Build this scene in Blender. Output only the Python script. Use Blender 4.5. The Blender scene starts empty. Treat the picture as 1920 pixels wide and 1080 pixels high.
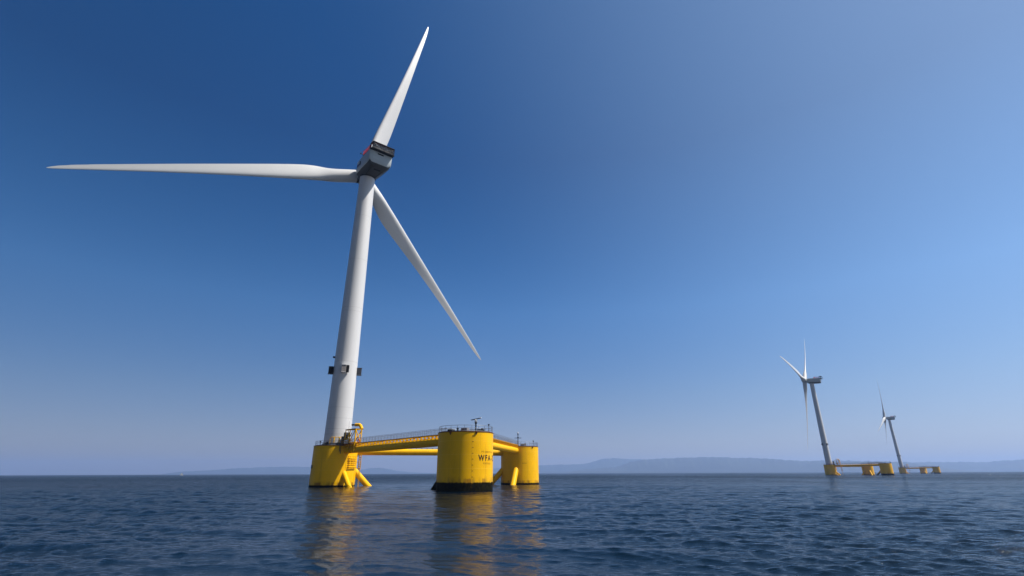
import bpy, bmesh, math, random
import numpy as np
from mathutils import Vector, Matrix

random.seed(7); np.random.seed(7)
S = bpy.context.scene
C = S.collection
R = math.radians

# ------------------------------------------------------------------ camera
CAM_H = 3.04
cam_d = bpy.data.cameras.new('camera')
cam = bpy.data.objects.new('camera', cam_d); C.objects.link(cam)
cam_d.sensor_width = 36.0
cam_d.lens = 925.5 / 1920 * 36
cam_d.clip_start = 0.5; cam_d.clip_end = 120000
cam.matrix_world = Matrix.Translation((0, 0, CAM_H)) @ Matrix.Rotation(R(90 + 20.559), 4, 'X') @ Matrix.Rotation(-0.003714, 4, 'Z')
S.camera = cam

# ------------------------------------------------------------------ sky, sun, exposure
SUN_EL, SUN_BEAR = 57.0, 94.0            # bearing clockwise from the view direction (+Y)
SKY_STRENGTH, SUN_STRENGTH, EXPOSURE = 0.065, 5.0, 0.62
SKY_TINT = [(0.0, (.60, .57, .78)), (1.0, (1.05, .86, .92)), (.14, (1.08, .82, .87)), (.30, (1.42, 1.02, 1.04)), (.57, (.92, .68, .77))]
GLOW = (.265, .355, .375)
w = bpy.data.worlds.new('World'); S.world = w; w.use_nodes = True
nt = w.node_tree; nt.nodes.clear()
sky = nt.nodes.new('ShaderNodeTexSky'); sky.sky_type = 'NISHITA'; sky.sun_disc = False
sky.sun_elevation = R(SUN_EL); sky.sun_rotation = R(SUN_BEAR)
sky.altitude = 0; sky.air_density = 1.0; sky.dust_density = 0.4; sky.ozone_density = 4.0
bg = nt.nodes.new('ShaderNodeBackground'); bg.inputs['Strength'].default_value = SKY_STRENGTH
hs = nt.nodes.new('ShaderNodeHueSaturation'); hs.inputs['Saturation'].default_value = 1.36
wo = nt.nodes.new('ShaderNodeOutputWorld')
sv = Vector((math.sin(R(SUN_BEAR)) * math.cos(R(SUN_EL)), math.cos(R(SUN_BEAR)) * math.cos(R(SUN_EL)), math.sin(R(SUN_EL))))
tc = nt.nodes.new('ShaderNodeTexCoord')
# aerosol tint by height above the horizon
sep = nt.nodes.new('ShaderNodeSeparateXYZ'); nt.links.new(tc.outputs['Generated'], sep.inputs[0])
cr = nt.nodes.new('ShaderNodeValToRGB'); nt.links.new(sep.outputs[2], cr.inputs[0])
el = cr.color_ramp.elements
for i, (p_, c_) in enumerate(SKY_TINT):
    e_ = el[i] if i < 2 else el.new(p_)
    e_.position = p_; e_.color = (*[x / 1.6 for x in c_], 1)
mul = nt.nodes.new('ShaderNodeVectorMath'); mul.operation = 'MULTIPLY'
nt.links.new(sky.outputs[0], hs.inputs['Color']); nt.links.new(hs.outputs[0], mul.inputs[0]); nt.links.new(cr.outputs[0], mul.inputs[1])
# darker low sky away from the sun
# broad bright haze on the sun's side of the sky
hv = (Vector((sv.x, sv.y, 0)).normalized() + sv) * .5
dt = nt.nodes.new('ShaderNodeVectorMath'); dt.operation = 'DOT_PRODUCT'; nt.links.new(tc.outputs['Generated'], dt.inputs[0]); dt.inputs[1].default_value = hv
mx_ = nt.nodes.new('ShaderNodeMath'); mx_.operation = 'MAXIMUM'; nt.links.new(dt.outputs['Value'], mx_.inputs[0]); mx_.inputs[1].default_value = 0
pw = nt.nodes.new('ShaderNodeMath'); pw.operation = 'POWER'; nt.links.new(mx_.outputs[0], pw.inputs[0]); pw.inputs[1].default_value = 1.7
sc_ = nt.nodes.new('ShaderNodeVectorMath'); sc_.operation = 'SCALE'; sc_.inputs[0].default_value = [x / SKY_STRENGTH / 1.6 / 2 ** EXPOSURE for x in GLOW]; nt.links.new(pw.outputs[0], sc_.inputs['Scale'])
ad = nt.nodes.new('ShaderNodeVectorMath'); ad.operation = 'ADD'; mn_ = nt.nodes.new('ShaderNodeMath'); mn_.operation = 'MINIMUM'; nt.links.new(dt.outputs['Value'], mn_.inputs[0]); mn_.inputs[1].default_value = 0
ma_ = nt.nodes.new('ShaderNodeMath'); ma_.operation = 'MULTIPLY_ADD'; nt.links.new(mn_.outputs[0], ma_.inputs[0]); ma_.inputs[1].default_value = .4; ma_.inputs[2].default_value = 1.0
dk = nt.nodes.new('ShaderNodeVectorMath'); dk.operation = 'SCALE'; nt.links.new(mul.outputs[0], dk.inputs[0]); nt.links.new(ma_.outputs[0], dk.inputs['Scale'])
# unseen sky behind the camera dimmed to cut fill on shaded sides
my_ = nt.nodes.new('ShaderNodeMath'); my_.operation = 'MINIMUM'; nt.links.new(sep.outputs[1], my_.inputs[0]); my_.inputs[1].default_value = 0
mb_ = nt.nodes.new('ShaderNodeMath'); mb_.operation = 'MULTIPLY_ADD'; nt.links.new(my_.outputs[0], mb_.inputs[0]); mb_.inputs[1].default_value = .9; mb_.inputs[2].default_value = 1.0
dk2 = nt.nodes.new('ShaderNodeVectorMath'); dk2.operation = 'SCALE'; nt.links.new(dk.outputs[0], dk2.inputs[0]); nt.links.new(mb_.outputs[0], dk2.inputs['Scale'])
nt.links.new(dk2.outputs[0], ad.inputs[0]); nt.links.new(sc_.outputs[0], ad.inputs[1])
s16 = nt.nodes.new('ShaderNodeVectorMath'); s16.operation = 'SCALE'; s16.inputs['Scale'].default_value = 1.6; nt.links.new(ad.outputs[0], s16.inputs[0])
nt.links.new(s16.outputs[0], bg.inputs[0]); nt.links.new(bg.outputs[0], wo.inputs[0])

sd = bpy.data.lights.new('sun', 'SUN'); sd.energy = SUN_STRENGTH; sd.angle = R(0.5); sd.color = (1.0, 0.955, 0.88)
so = bpy.data.objects.new('sun', sd); C.objects.link(so)
so.rotation_euler = sv.to_track_quat('Z', 'Y').to_euler(); so.location = sv * 300

S.view_settings.view_transform = 'Standard'; S.view_settings.look = 'None'
S.view_settings.exposure = EXPOSURE; S.view_settings.gamma = 1.0
S.cycles.volume_bounces = 1; S.cycles.max_bounces = 8; S.cycles.glossy_bounces = 3; S.cycles.diffuse_bounces = 2
S.cycles.sample_clamp_indirect = 4.0

# ------------------------------------------------------------------ material helpers
def nodes(name):
    m = bpy.data.materials.new(name); m.use_nodes = True
    t = m.node_tree; return m, t, t.nodes['Principled BSDF']
def N(t, kind, **kw):
    n = t.nodes.new(kind)
    for k, v in kw.items():
        if k in n.inputs: n.inputs[k].default_value = v
        else: setattr(n, k, v)
    return n
def math_(t, op, a, b=None, c=None, clamp=False):
    n = t.nodes.new('ShaderNodeMath'); n.operation = op; n.use_clamp = clamp
    for i, v in enumerate((a, b, c)):
        if v is None: continue
        if isinstance(v, (int, float)): n.inputs[i].default_value = v
        else: t.links.new(v, n.inputs[i])
    return n.outputs[0]
def mix(t, fac, a, b):
    n = t.nodes.new('ShaderNodeMix'); n.data_type = 'RGBA'
    for i, v in ((0, fac), (6, a), (7, b)):
        if isinstance(v, (int, float)): n.inputs[i].default_value = v
        elif isinstance(v, tuple): n.inputs[i].default_value = (*v, 1)
        else: t.links.new(v, n.inputs[i])
    return n.outputs[2]
def ramp(t, v, lo, hi):
    n = t.nodes.new('ShaderNodeMapRange'); n.inputs[1].default_value = lo; n.inputs[2].default_value = hi; n.clamp = True
    n.interpolation_type = 'SMOOTHSTEP'; t.links.new(v, n.inputs[0]); return n.outputs[0]
def noise(t, scale, stretch=(1, 1, 1), detail=4, coord='Object', rough=.55):
    tc = t.nodes.new('ShaderNodeTexCoord'); mp = t.nodes.new('ShaderNodeMapping'); mp.inputs['Scale'].default_value = stretch
    n = t.nodes.new('ShaderNodeTexNoise'); n.inputs['Scale'].default_value = scale; n.inputs['Detail'].default_value = detail
    n.inputs['Roughness'].default_value = rough
    t.links.new(tc.outputs[coord], mp.inputs[0]); t.links.new(mp.outputs[0], n.inputs[0]); return n.outputs['Fac']
def obj_z(t):
    tc = t.nodes.new('ShaderNodeTexCoord'); s = t.nodes.new('ShaderNodeSeparateXYZ'); t.links.new(tc.outputs['Object'], s.inputs[0]); return s.outputs[2]

def plain(name, col, rough=.5, metal=0.0, var=.12, scale=1.5):
    m, t, b = nodes(name)
    f = noise(t, scale, detail=5)
    dark = tuple(c * (1 - var * 1.6) for c in col); light = tuple(min(1, c * (1 + var * .6)) for c in col)
    t.links.new(mix(t, f, dark, light), b.inputs['Base Color'])
    b.inputs['Roughness'].default_value = rough; b.inputs['Metallic'].default_value = metal
    b.inputs['Specular IOR Level'].default_value = .2 if max(col) < .05 else (.12 if col[2] < .02 else .35)
    return m

YEL = (0.82, 0.43, 0.0)
def column_paint(name, band, top):
    """yellow marine paint with a ragged growth band at the water and faint plate seams"""
    m, t, b = nodes(name)
    z = obj_z(t)
    f = noise(t, .35, (1, 1, .6), 5); streak = noise(t, 1.3, (1, 1, .07), 5); fine = noise(t, 3.0, (1, 1, .6), 4)
    col = mix(t, ramp(t, f, .3, .7), tuple(c * .86 for c in YEL), YEL)
    # run-off streaks below the deck edge and above the water
    st = math_(t, 'MULTIPLY', ramp(t, streak, .56, .78), .35)
    col = mix(t, st, col, (.36, .17, .01))
    nearw = math_(t, 'MULTIPLY', ramp(t, z, band + 1.3, band), ramp(t, streak, .4, .65))
    col = mix(t, math_(t, 'MULTIPLY', nearw, .55), col, (.22, .13, .02))
    # plate seams
    fr = math_(t, 'FRACT', math_(t, 'DIVIDE', math_(t, 'ADD', z, 20.35), 2.42))
    seam = math_(t, 'LESS_THAN', fr, .016)
    col = mix(t, math_(t, 'MULTIPLY', seam, .38), col, (.95, .62, .12))
    # rust line and growth
    edge = math_(t, 'ADD', z, math_(t, 'MULTIPLY', math_(t, 'SUBTRACT', fine, .5), .42))
    rust = math_(t, 'MULTIPLY', ramp(t, edge, band + .75, band + .45), ramp(t, noise(t, .5, (1, 1, .1), 3), .5, .62))
    col = mix(t, math_(t, 'MULTIPLY', rust, .6), col, (.13, .035, .006))
    gr = ramp(t, edge, band + .12, band - .12)
    col = mix(t, gr, col, mix(t, ramp(t, fine, .4, .7), (.004, .0035, .001), (.014, .012, .002)))
    t.links.new(col, b.inputs['Base Color'])
    rg = math_(t, 'ADD', .45, math_(t, 'MULTIPLY', gr, .3)); t.links.new(rg, b.inputs['Roughness'])
    bp = t.nodes.new('ShaderNodeBump'); bp.inputs['Strength'].default_value = .25; bp.inputs['Distance'].default_value = .03
    t.links.new(math_(t, 'ADD', math_(t, 'MULTIPLY', f, 1.5), math_(t, 'MULTIPLY', seam, .5)), bp.inputs['Height'])
    t.links.new(bp.outputs[0], b.inputs['Normal'])
    t.links.new(math_(t, 'SUBTRACT', .11, math_(t, 'MULTIPLY', gr, .08)), b.inputs['Specular IOR Level'])
    return m

def tower_paint():
    m, t, b = nodes('tower white paint')
    z = obj_z(t)
    f = noise(t, .25, (1, 1, .3), 5)
    col = mix(t, f, (.50, .495, .49), (.585, .575, .565))
    st = noise(t, 1.1, (1, 1, .02), 4)
    col = mix(t, math_(t, 'MULTIPLY', ramp(t, st, .55, .8), .25), col, (.45, .42, .38))
    seam = None
    for zz in (12.6, 13.9, 16.6, 19.4, 31.6, 46.0, 47.1, 62.0, 76.5):
        s = math_(t, 'LESS_THAN', math_(t, 'ABSOLUTE', math_(t, 'SUBTRACT', z, zz)), .05)
        seam = s if seam is None else math_(t, 'MAXIMUM', seam, s)
    col = mix(t, math_(t, 'MULTIPLY', seam, .5), col, (.3, .29, .28))
    t.links.new(col, b.inputs['Base Color']); b.inputs['Roughness'].default_value = .42
    return m

M = dict(
    column_f=column_paint('yellow column paint with tall growth', 1.5, 10.4),
    column_a=column_paint('yellow column paint', .42, 9.75),
    column_b=column_paint('yellow column paint, back', .55, 10.1),
    tower=tower_paint(),
    yellow=plain('yellow steel paint', YEL, .5, var=.14, scale=.8),
    yellow_worn=plain('worn yellow steel', (.62, .30, .008), .5, var=.3, scale=2.5),
    blade=plain('blade gelcoat', (.60, .595, .585), .32, var=.05, scale=.15),
    nacelle=plain('nacelle grey white', (.36, .40, .41), .4, var=.06, scale=.6),
    under=plain('nacelle underside painted shade', (.055, .06, .062), .55, var=.12, scale=.6),  # darker copy of the nacelle paint, underside shade put into the colour
    dark=plain('dark frame metal', (.02, .022, .025), .5, var=.2),
    black=plain('black opening', (.006, .006, .007), .7, var=.2),
    radiator=plain('radiator grille grey', (.30, .27, .25), .55, var=.3, scale=4),
    red=plain('red rail paint', (.62, .03, .025), .45, var=.2, scale=3),
    galv=plain('galvanised rail steel', (.16, .17, .19), .45, metal=.3, var=.2),
    mast=plain('dark mast steel', (.03, .045, .055), .45, var=.2),
    white=plain('white equipment paint', (.78, .78, .78), .35, var=.05),
    grey=plain('grey cabinet paint', (.20, .20, .22), .5, var=.15),
    darkgrey=plain('dark cabinet paint', (.045, .048, .06), .5, var=.15),
    rust=plain('rust stained steel', (.16, .06, .015), .7, var=.4, scale=3),
    letter=plain('black lettering paint', (.03, .008, .004), .6, var=.1),
    faded=plain('faded brown lettering paint', (.25, .11, .006), .6, var=.1),
    navy=plain('blue lettering paint', (.05, .04, .16), .5, var=.1),
    deck=plain('deck grating', (.12, .10, .08), .7, var=.2),
    sail=plain('sail cloth', (.4, .39, .35), .8, var=.05),
    hull=plain('boat hull white', (.35, .35, .35), .4, var=.05),
)

# ------------------------------------------------------------------ mesh helpers
class G:
    """collects shapes into one mesh"""
    def __init__(s): s.v = []; s.f = []
    def add(s, vs, fs):
        o = len(s.v); s.v += [tuple(v) for v in vs]; s.f += [tuple(i + o for i in f) for f in fs]; return s
    def box(s, c, d, rz=0.0, mtx=None):
        m = mtx or Matrix.Rotation(rz, 4, 'Z'); c = Vector(c)
        vs = [c + m @ Vector((x * d[0] / 2, y * d[1] / 2, z * d[2] / 2)) for x in (-1, 1) for y in (-1, 1) for z in (-1, 1)]
        return s.add(vs, [(0, 1, 3, 2), (4, 6, 7, 5), (0, 4, 5, 1), (2, 3, 7, 6), (0, 2, 6, 4), (1, 5, 7, 3)])
    def tube(s, pts, r, n=10, closed=False, caps=True, r_end=None):
        pts = [Vector(p) for p in pts]; k = len(pts); rings = []
        up = None
        for i, p in enumerate(pts):
            if closed: d = pts[(i + 1) % k] - pts[i - 1]
            elif i == 0: d = pts[1] - p
            elif i == k - 1: d = p - pts[-2]
            else: d = (pts[i + 1] - p).normalized() + (p - pts[i - 1]).normalized()
            d.normalize()
            if up is None: up = Vector((0, 0, 1)) if abs(d.z) < .9 else Vector((1, 0, 0))
            a = d.cross(up).normalized(); b = a.cross(d).normalized(); up = b
            rr = r if r_end is None else r + (r_end - r) * i / (k - 1)
            rings.append([p + (a * math.cos(2 * math.pi * j / n) + b * math.sin(2 * math.pi * j / n)) * rr for j in range(n)])
        fs = []
        for i in range(k if closed else k - 1):
            i2 = (i + 1) % k
            for j in range(n):
                fs.append((i * n + j, i * n + (j + 1) % n, i2 * n + (j + 1) % n, i2 * n + j))
        if caps and not closed:
            fs.append(tuple(range(n))[::-1]); fs.append(tuple((k - 1) * n + j for j in range(n)))
        return s.add([v for q in rings for v in q], fs)
    def lathe(s, prof, c=(0, 0), n=64, caps=True):
        vs = []; k = len(prof)
        for (r, z) in prof:
            vs += [(c[0] + r * math.cos(2 * math.pi * j / n), c[1] + r * math.sin(2 * math.pi * j / n), z) for j in range(n)]
        fs = [(i * n + j, i * n + (j + 1) % n, (i + 1) * n + (j + 1) % n, (i + 1) * n + j) for i in range(k - 1) for j in range(n)]
        if caps: fs += [tuple(range(n))[::-1], tuple((k - 1) * n + j for j in range(n))]
        return s.add(vs, fs)

def thing(name, label, cat, loc=(0, 0, 0), rz=0, group=None):
    o = bpy.data.objects.new(name, None); C.objects.link(o); o.empty_display_size = 3
    o.location = loc; o.rotation_euler = (0, 0, rz); o['label'] = label; o['category'] = cat
    if group: o['group'] = group
    return o
def part(name, g, mat, parent=None, smooth=False, label=None, bevel=0, mtx=None):
    me = bpy.data.meshes.new(name); me.from_pydata(g.v, [], g.f)
    bm = bmesh.new(); bm.from_mesh(me); bmesh.ops.recalc_face_normals(bm, faces=bm.faces); bm.to_mesh(me); bm.free()
    me.materials.append(M[mat] if isinstance(mat, str) else mat)
    if smooth:
        me.shade_smooth()
        me.set_sharp_from_angle(angle=R(35))
    o = bpy.data.objects.new(name, me); C.objects.link(o)
    if parent: o.parent = parent
    if mtx is not None: o.matrix_local = mtx
    if bevel:
        b = o.modifiers.new('bevel', 'BEVEL'); b.width = bevel; b.segments = 3; b.limit_method = 'ANGLE'; b.angle_limit = R(25); b.harden_normals = True
        me.shade_smooth()
    if label: o['label'] = label
    return o
def structure(o): o['kind'] = 'structure'; return o

# ------------------------------------------------------------------ the sea
SEA_R = 14000.0
def make_sea():
    rad = [0.0, 4.0, 8.0, 11.0]
    d = 13.0
    while d < 330: rad.append(d); d *= 1.0042
    while d < 1500: rad.append(d); d *= 1.012
    while d < SEA_R: rad.append(d); d *= 1.08
    rad.append(SEA_R); rad = np.array(rad[1:])
    front = np.linspace(R(-52), R(52), 640)
    back = np.linspace(R(52), R(308), 60)[1:-1]
    ang = np.concatenate([front, back]); na, nr = len(ang), len(rad)
    D, A_ = np.meshgrid(rad, ang, indexing='ij')
    X = D * np.sin(A_); Y = D * np.cos(A_); Z = np.zeros_like(X); DX = np.zeros_like(X); DY = np.zeros_like(X)
    sp = np.gradient(rad)[:, None] * np.ones((1, na))
    lat = D * R(104) / 640
    rng = np.random.RandomState(11)
    # wind sea running towards the camera, spread to both sides, and a low swell
    waves = []
    for k in range(110):
        lam = .36 * (9.0 / .36) ** (k / 109.0) * rng.uniform(.93, 1.07)
        spread = 20 if lam > 4 else (26 if lam > 1.5 else 38)
        th = R(rng.normal(198, spread))
        slope = .030 if lam < 2.2 else (.016 if lam < 4 else .009)
        waves.append((lam, th, slope * rng.uniform(.6, 1.3), rng.uniform(0, 6.283)))
    waves += [(27.0, R(215), .012, 1.0), (38.0, R(190), .010, 3.0)]
    # water is calmer in the lee of the platform and livelier to the left and beyond it
    lee = np.exp(-((X + .20 * Y) / (10 + .15 * np.abs(Y))) ** 2) * np.exp(-np.clip(Y - 150, 0, None) / 40.0)
    ACT = 1.22 - .86 * lee + .35 / (1 + np.exp((X + 60) / 12.0)) - .30 / (1 + np.exp(-(X - 25) / 15.0))
    for lam, th, sl, ph in waves:
        kx, ky = math.sin(th), math.cos(th); k = 2 * math.pi / lam; a = sl / k
        # components shorter than the grid can carry fade out with distance
        res = np.maximum(sp, lat * .8)
        wgt = np.clip((lam / res - 2.2) / 2.0, 0, 1)
        p = k * (kx * X + ky * Y) + ph
        # gusts: patches of livelier and calmer water
        gust = ACT * (1 + .35 * np.sin(X * .031 + lam) * np.sin(Y * .023 + 1.7 * lam))
        if lam > 4: gust = 1.0
        Z += a * wgt * gust * np.cos(p)
        DX -= .7 * a * wgt * kx * np.sin(p); DY -= .7 * a * wgt * ky * np.sin(p)
    ok = (np.abs(A_) < R(52.01)) * np.clip((D - 9) / 6, 0, 1)
    X += DX * ok; Y += DY * ok; Z *= ok
    co = np.stack([X, Y, Z], -1).reshape(-1, 3)
    lost = np.clip((np.maximum(sp, lat) * 3 - .5) / 6, 0, 1).reshape(-1)   # share of the short waves the grid cannot carry
    idx = np.arange(nr * na).reshape(nr, na)
    nx = np.roll(idx, -1, axis=1)
    quads = np.stack([idx[:-1], nx[:-1], nx[1:], idx[1:]], -1).reshape(-1, 4)
    centre = len(co); co = np.vstack([co, [[0, 0, 0]]])
    tris = np.stack([idx[0], np.full(na, centre), nx[0]], -1)
    me = bpy.data.meshes.new('water')
    nq, ntri = len(quads), len(tris)
    me.vertices.add(len(co)); me.vertices.foreach_set('co', co.ravel())
    loops = np.concatenate([quads.ravel(), tris.ravel()])
    me.loops.add(len(loops)); me.loops.foreach_set('vertex_index', loops.astype(np.int32))
    me.polygons.add(nq + ntri)
    st = np.concatenate([np.arange(nq) * 4, nq * 4 + np.arange(ntri) * 3]).astype(np.int32)
    me.polygons.foreach_set('loop_start', st)
    me.update(calc_edges=True); me.validate()
    at = me.attributes.new('short_waves', 'FLOAT', 'POINT'); at.data.foreach_set('value', np.append(lost, 0).astype(np.float32))
    at = me.attributes.new('activity', 'FLOAT', 'POINT'); at.data.foreach_set('value', np.append(ACT.reshape(-1), 1).astype(np.float32))
    me.shade_smooth()
    if me.polygons[5].normal.z < 0: me.flip_normals()
    o = bpy.data.objects.new('water', me); C.objects.link(o)
    m, t, b = nodes('sea water'); b.inputs['IOR'].default_value = 1.333
    b.inputs['Base Color'].default_value = (.002, .009, .021, 1)
    big = noise(t, .006, (1.0, .35, 1), 4); patch = noise(t, .05, (.5, 1, 1), 3)
    act = math_(t, 'ADD', .55, math_(t, 'MULTIPLY', ramp(t, big, .35, .65), .9))
    act = math_(t, 'MULTIPLY', act, math_(t, 'ADD', .7, math_(t, 'MULTIPLY', patch, .6)))
    n1 = noise(t, 1.5, (.4, 1.0, 1), 5, rough=.62); n2 = noise(t, 5.0, (.4, 1.0, 1), 4, rough=.6)
    sw = t.nodes.new('ShaderNodeAttribute'); sw.attribute_name = 'short_waves'; sw = sw.outputs['Fac']
    n0 = noise(t, .22, (.5, 1.0, 1), 3, rough=.5)
    n3 = noise(t, 14.0, (.45, 1.0, 1), 3, rough=.6)
    hgt = math_(t, 'ADD', math_(t, 'MULTIPLY', n1, .13), math_(t, 'ADD', math_(t, 'MULTIPLY', n2, .06), math_(t, 'MULTIPLY', n3, .022)))
    hgt = math_(t, 'ADD', hgt, math_(t, 'MULTIPLY', math_(t, 'ADD', math_(t, 'MULTIPLY', n0, 2.6), math_(t, 'MULTIPLY', n1, .6)), sw))
    bp = t.nodes.new('ShaderNodeBump'); bp.inputs['Distance'].default_value = 1.0
    av = t.nodes.new('ShaderNodeAttribute'); av.attribute_name = 'activity'
    t.links.new(math_(t, 'MULTIPLY', math_(t, 'MULTIPLY', act, av.outputs['Fac']), .95, clamp=True), bp.inputs['Strength'])
    t.links.new(hgt, bp.inputs['Height']); t.links.new(bp.outputs[0], b.inputs['Normal'])
    t.links.new(math_(t, 'ADD', .06, math_(t, 'MULTIPLY', sw, .06)), b.inputs['Roughness'])
    # reflecting surface over dark deep water
    df = t.nodes.new('ShaderNodeBsdfDiffuse'); df.inputs['Color'].default_value = (.0012, .0070, .015, 1)
    gl = t.nodes.new('ShaderNodeBsdfGlossy'); gl.inputs['Color'].default_value = (.72, .72, .72, 1)
    fr = t.nodes.new('ShaderNodeFresnel'); fr.inputs['IOR'].default_value = 1.333
    ms = t.nodes.new('ShaderNodeMixShader')
    t.links.new(bp.outputs[0], gl.inputs['Normal']); t.links.new(bp.outputs[0], fr.inputs['Normal']); t.links.new(b.inputs['Roughness'].links[0].from_socket, gl.inputs['Roughness'])
    t.links.new(fr.outputs[0], ms.inputs[0]); t.links.new(df.outputs[0], ms.inputs[1]); t.links.new(gl.outputs[0], ms.inputs[2])
    t.links.new(ms.outputs[0], t.nodes['Material Output'].inputs['Surface']); t.nodes.remove(b)
    me.materials.append(m)
    structure(o); return o
make_sea()

# ------------------------------------------------------------------ far hills (bearing in degrees, height / distance)
NEAR = [(5.71, 0.0005), (7.44, 0.0063), (9.72, 0.0089), (11.42, 0.0115), (12.57, 0.0189), (14.25, 0.0233), (16.98, 0.0252), (19.62, 0.026), (21.17, 0.0261), (23.17, 0.0242), (25.11, 0.0233), (26.98, 0.0207), (28.78, 0.0177), (30.11, 0.0178), (31.41, 0.0178), (33.88, 0.0164), (36.96, 0.014), (38.35, 0.0091), (39.7, 0.0044), (41.31, 0.0)]
FAR = [(-8.14, 0.0), (-3.56, 0.007), (-0.07, 0.0115), (2.26, 0.0133), (4.58, 0.015), (7.47, 0.0157), (8.62, 0.0194), (9.78, 0.025), (10.92, 0.0262), (12.04, 0.0246), (13.7, 0.0234), (15.88, 0.0221), (24.08, 0.017), (33.03, 0.0134), (38.41, 0.0136), (40.5, 0.0131), (42.14, 0.0126), (43.12, 0.0144), (44.36, 0.0154), (46.66, 0.0152), (48.71, 0.0107), (54, .008), (60, 0)]
LEFT = [(-33.78, 0.0), (-32.53, 0.005), (-29.69, 0.0083), (-27.92, 0.0118), (-25.15, 0.0145), (-22.57, 0.0155), (-20.18, 0.0138), (-17.54, 0.0093), (-15.94, 0.0093), (-15.14, 0.012), (-14.39, 0.0134), (-13.5, 0.0111), (-12.48, 0.0064), (-10.96, 0.0031), (-7.57, 0.0)]
def make_hills(name, prof, dist, depth, seed):
    rng = np.random.RandomState(seed)
    bs = np.array([p[0] for p in prof]); hs_ = np.array([p[1] for p in prof])
    a = np.arange(bs[0], bs[-1], .12); base = np.interp(a, bs, hs_)
    rough = sum(rng.uniform(.0001, .0004) * np.sin(a * f + rng.uniform(0, 6)) for f in (3, 5.3, 9.1, 15, 23, 37))
    crest = (.8 if name == 'hills' and seed == 9 else 1.0) * np.maximum(base + rough * np.clip(base / .01, 0, 1), 0) * dist
    g = G(); n = 26; rows = []
    for j in range(n):
        u = j / (n - 1); dd = dist + (u - .5) * depth
        bell = math.sin(math.pi * u) ** .8
        bell_n = 1 if j == n // 2 else bell
        spur = 1 + 0.05 * np.sin(a * 2.2 + 9 * u + seed) * (1 - bell) + .02 * np.sin(a * 7 + 14 * u)
        h = crest * bell * (spur if abs(u - .5) > .08 else 1) * (dd / dist if u < .5 else 1)
        rows.append([(dd * math.sin(R(b)), dd * math.cos(R(b)), hh - 3.0 + 3.0 * bell) for b, hh in zip(a, h)])
    k = len(a)
    g.add([p for r_ in rows for p in r_], [(j * k + i, j * k + i + 1, (j + 1) * k + i + 1, (j + 1) * k + i) for j in range(n - 1) for i in range(k - 1)])
    m, t, b = nodes(name + ' wooded slopes')
    f = noise(t, .002, detail=6)
    t.links.new(mix(t, ramp(t, f, .35, .65), (.006, .014, .014), (.016, .026, .02)), b.inputs['Base Color']); b.inputs['Roughness'].default_value = .9
    o = part(name, g, m, smooth=False); o.data.shade_smooth(); structure(o); return o
make_hills('hills', NEAR, 9800, 2600, 3)
make_hills('hills', FAR, 12400, 2600, 5)
make_hills('hills', LEFT, 12900, 2000, 9)

# ------------------------------------------------------------------ floating wind turbine, platform frame: A tower column, F (+X), B (+60 deg)
CR = 5.33
PA, PF, PB = Vector((0, 0, 0)), Vector((50, 0, 0)), Vector((25, 43.301, 0))
TOP = dict(a=9.75, f=10.4, b=10.1)
TT = 90.8                                   # tower top
root = thing('floating_wind_turbine', 'large white wind turbine on yellow three-column float marked WFA-2, nearest of the three', 'wind turbine',
             (-45.766, 134.487, 0), -0.74817, 'floating wind turbines at sea')

def pol(c, a, r, z): return Vector((c.x + r * math.cos(R(a)), c.y + r * math.sin(R(a)), z))

def ring_rail(c, r, z0, arcs, h=1.1, rad=.032):
    g = G()
    for a0, a1 in arcs:
        n = max(2, int(round((a1 - a0) / 360 * 2 * math.pi * r / 1.35)))
        full = abs(a1 - a0) >= 359
        for i in range(n if full else n + 1):
            a = a0 + (a1 - a0) * i / n
            g.tube([pol(c, a, r, z0), pol(c, a, r, z0 + h)], rad, 6)
        for hh, rr in ((h, rad * 1.15), (h * .55, rad * .8)):
            m = 60; pts = [pol(c, a0 + (a1 - a0) * i / m, r, z0 + hh) for i in range(m if full else m + 1)]
            g.tube(pts, rr, 6, closed=full)
        m = 60; pts = [pol(c, a0 + (a1 - a0) * i / m, r, z0 + .08) for i in range(m if full else m + 1)]
        g.tube(pts, .05, 4, closed=full)
    return g

cols = {}
for key, c, mat in (('a', PA, 'column_a'), ('f', PF, 'column_f'), ('b', PB, 'column_b')):
    zt = TOP[key]
    g = G().lathe([(CR + (.17 if key == 'a' else 0), -5), (CR + (.17 if key == 'a' else 0), zt - .12)], (c.x, c.y), 128, caps=False)
    o = part('column', g, mat, root, smooth=True,
             label={'a': 'yellow column carrying the white tower', 'f': 'front yellow column lettered WFA-2 with thick black waterline', 'b': 'back yellow column with cross-shaped mast'}[key])
    cols[key] = o
    part('deck', G().lathe([(CR - .3, zt - .12), (CR + (.23 if key == 'a' else .06), zt - .12), (CR + (.23 if key == 'a' else .06), zt), (CR - .3, zt)], (c.x, c.y), 96), 'rust', o)
    part('railing', ring_rail(c, CR - .15, zt, {'a': [(5, 355)], 'f': [(0, 360)], 'b': [(0, 360)]}[key]), 'galv', o)

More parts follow.
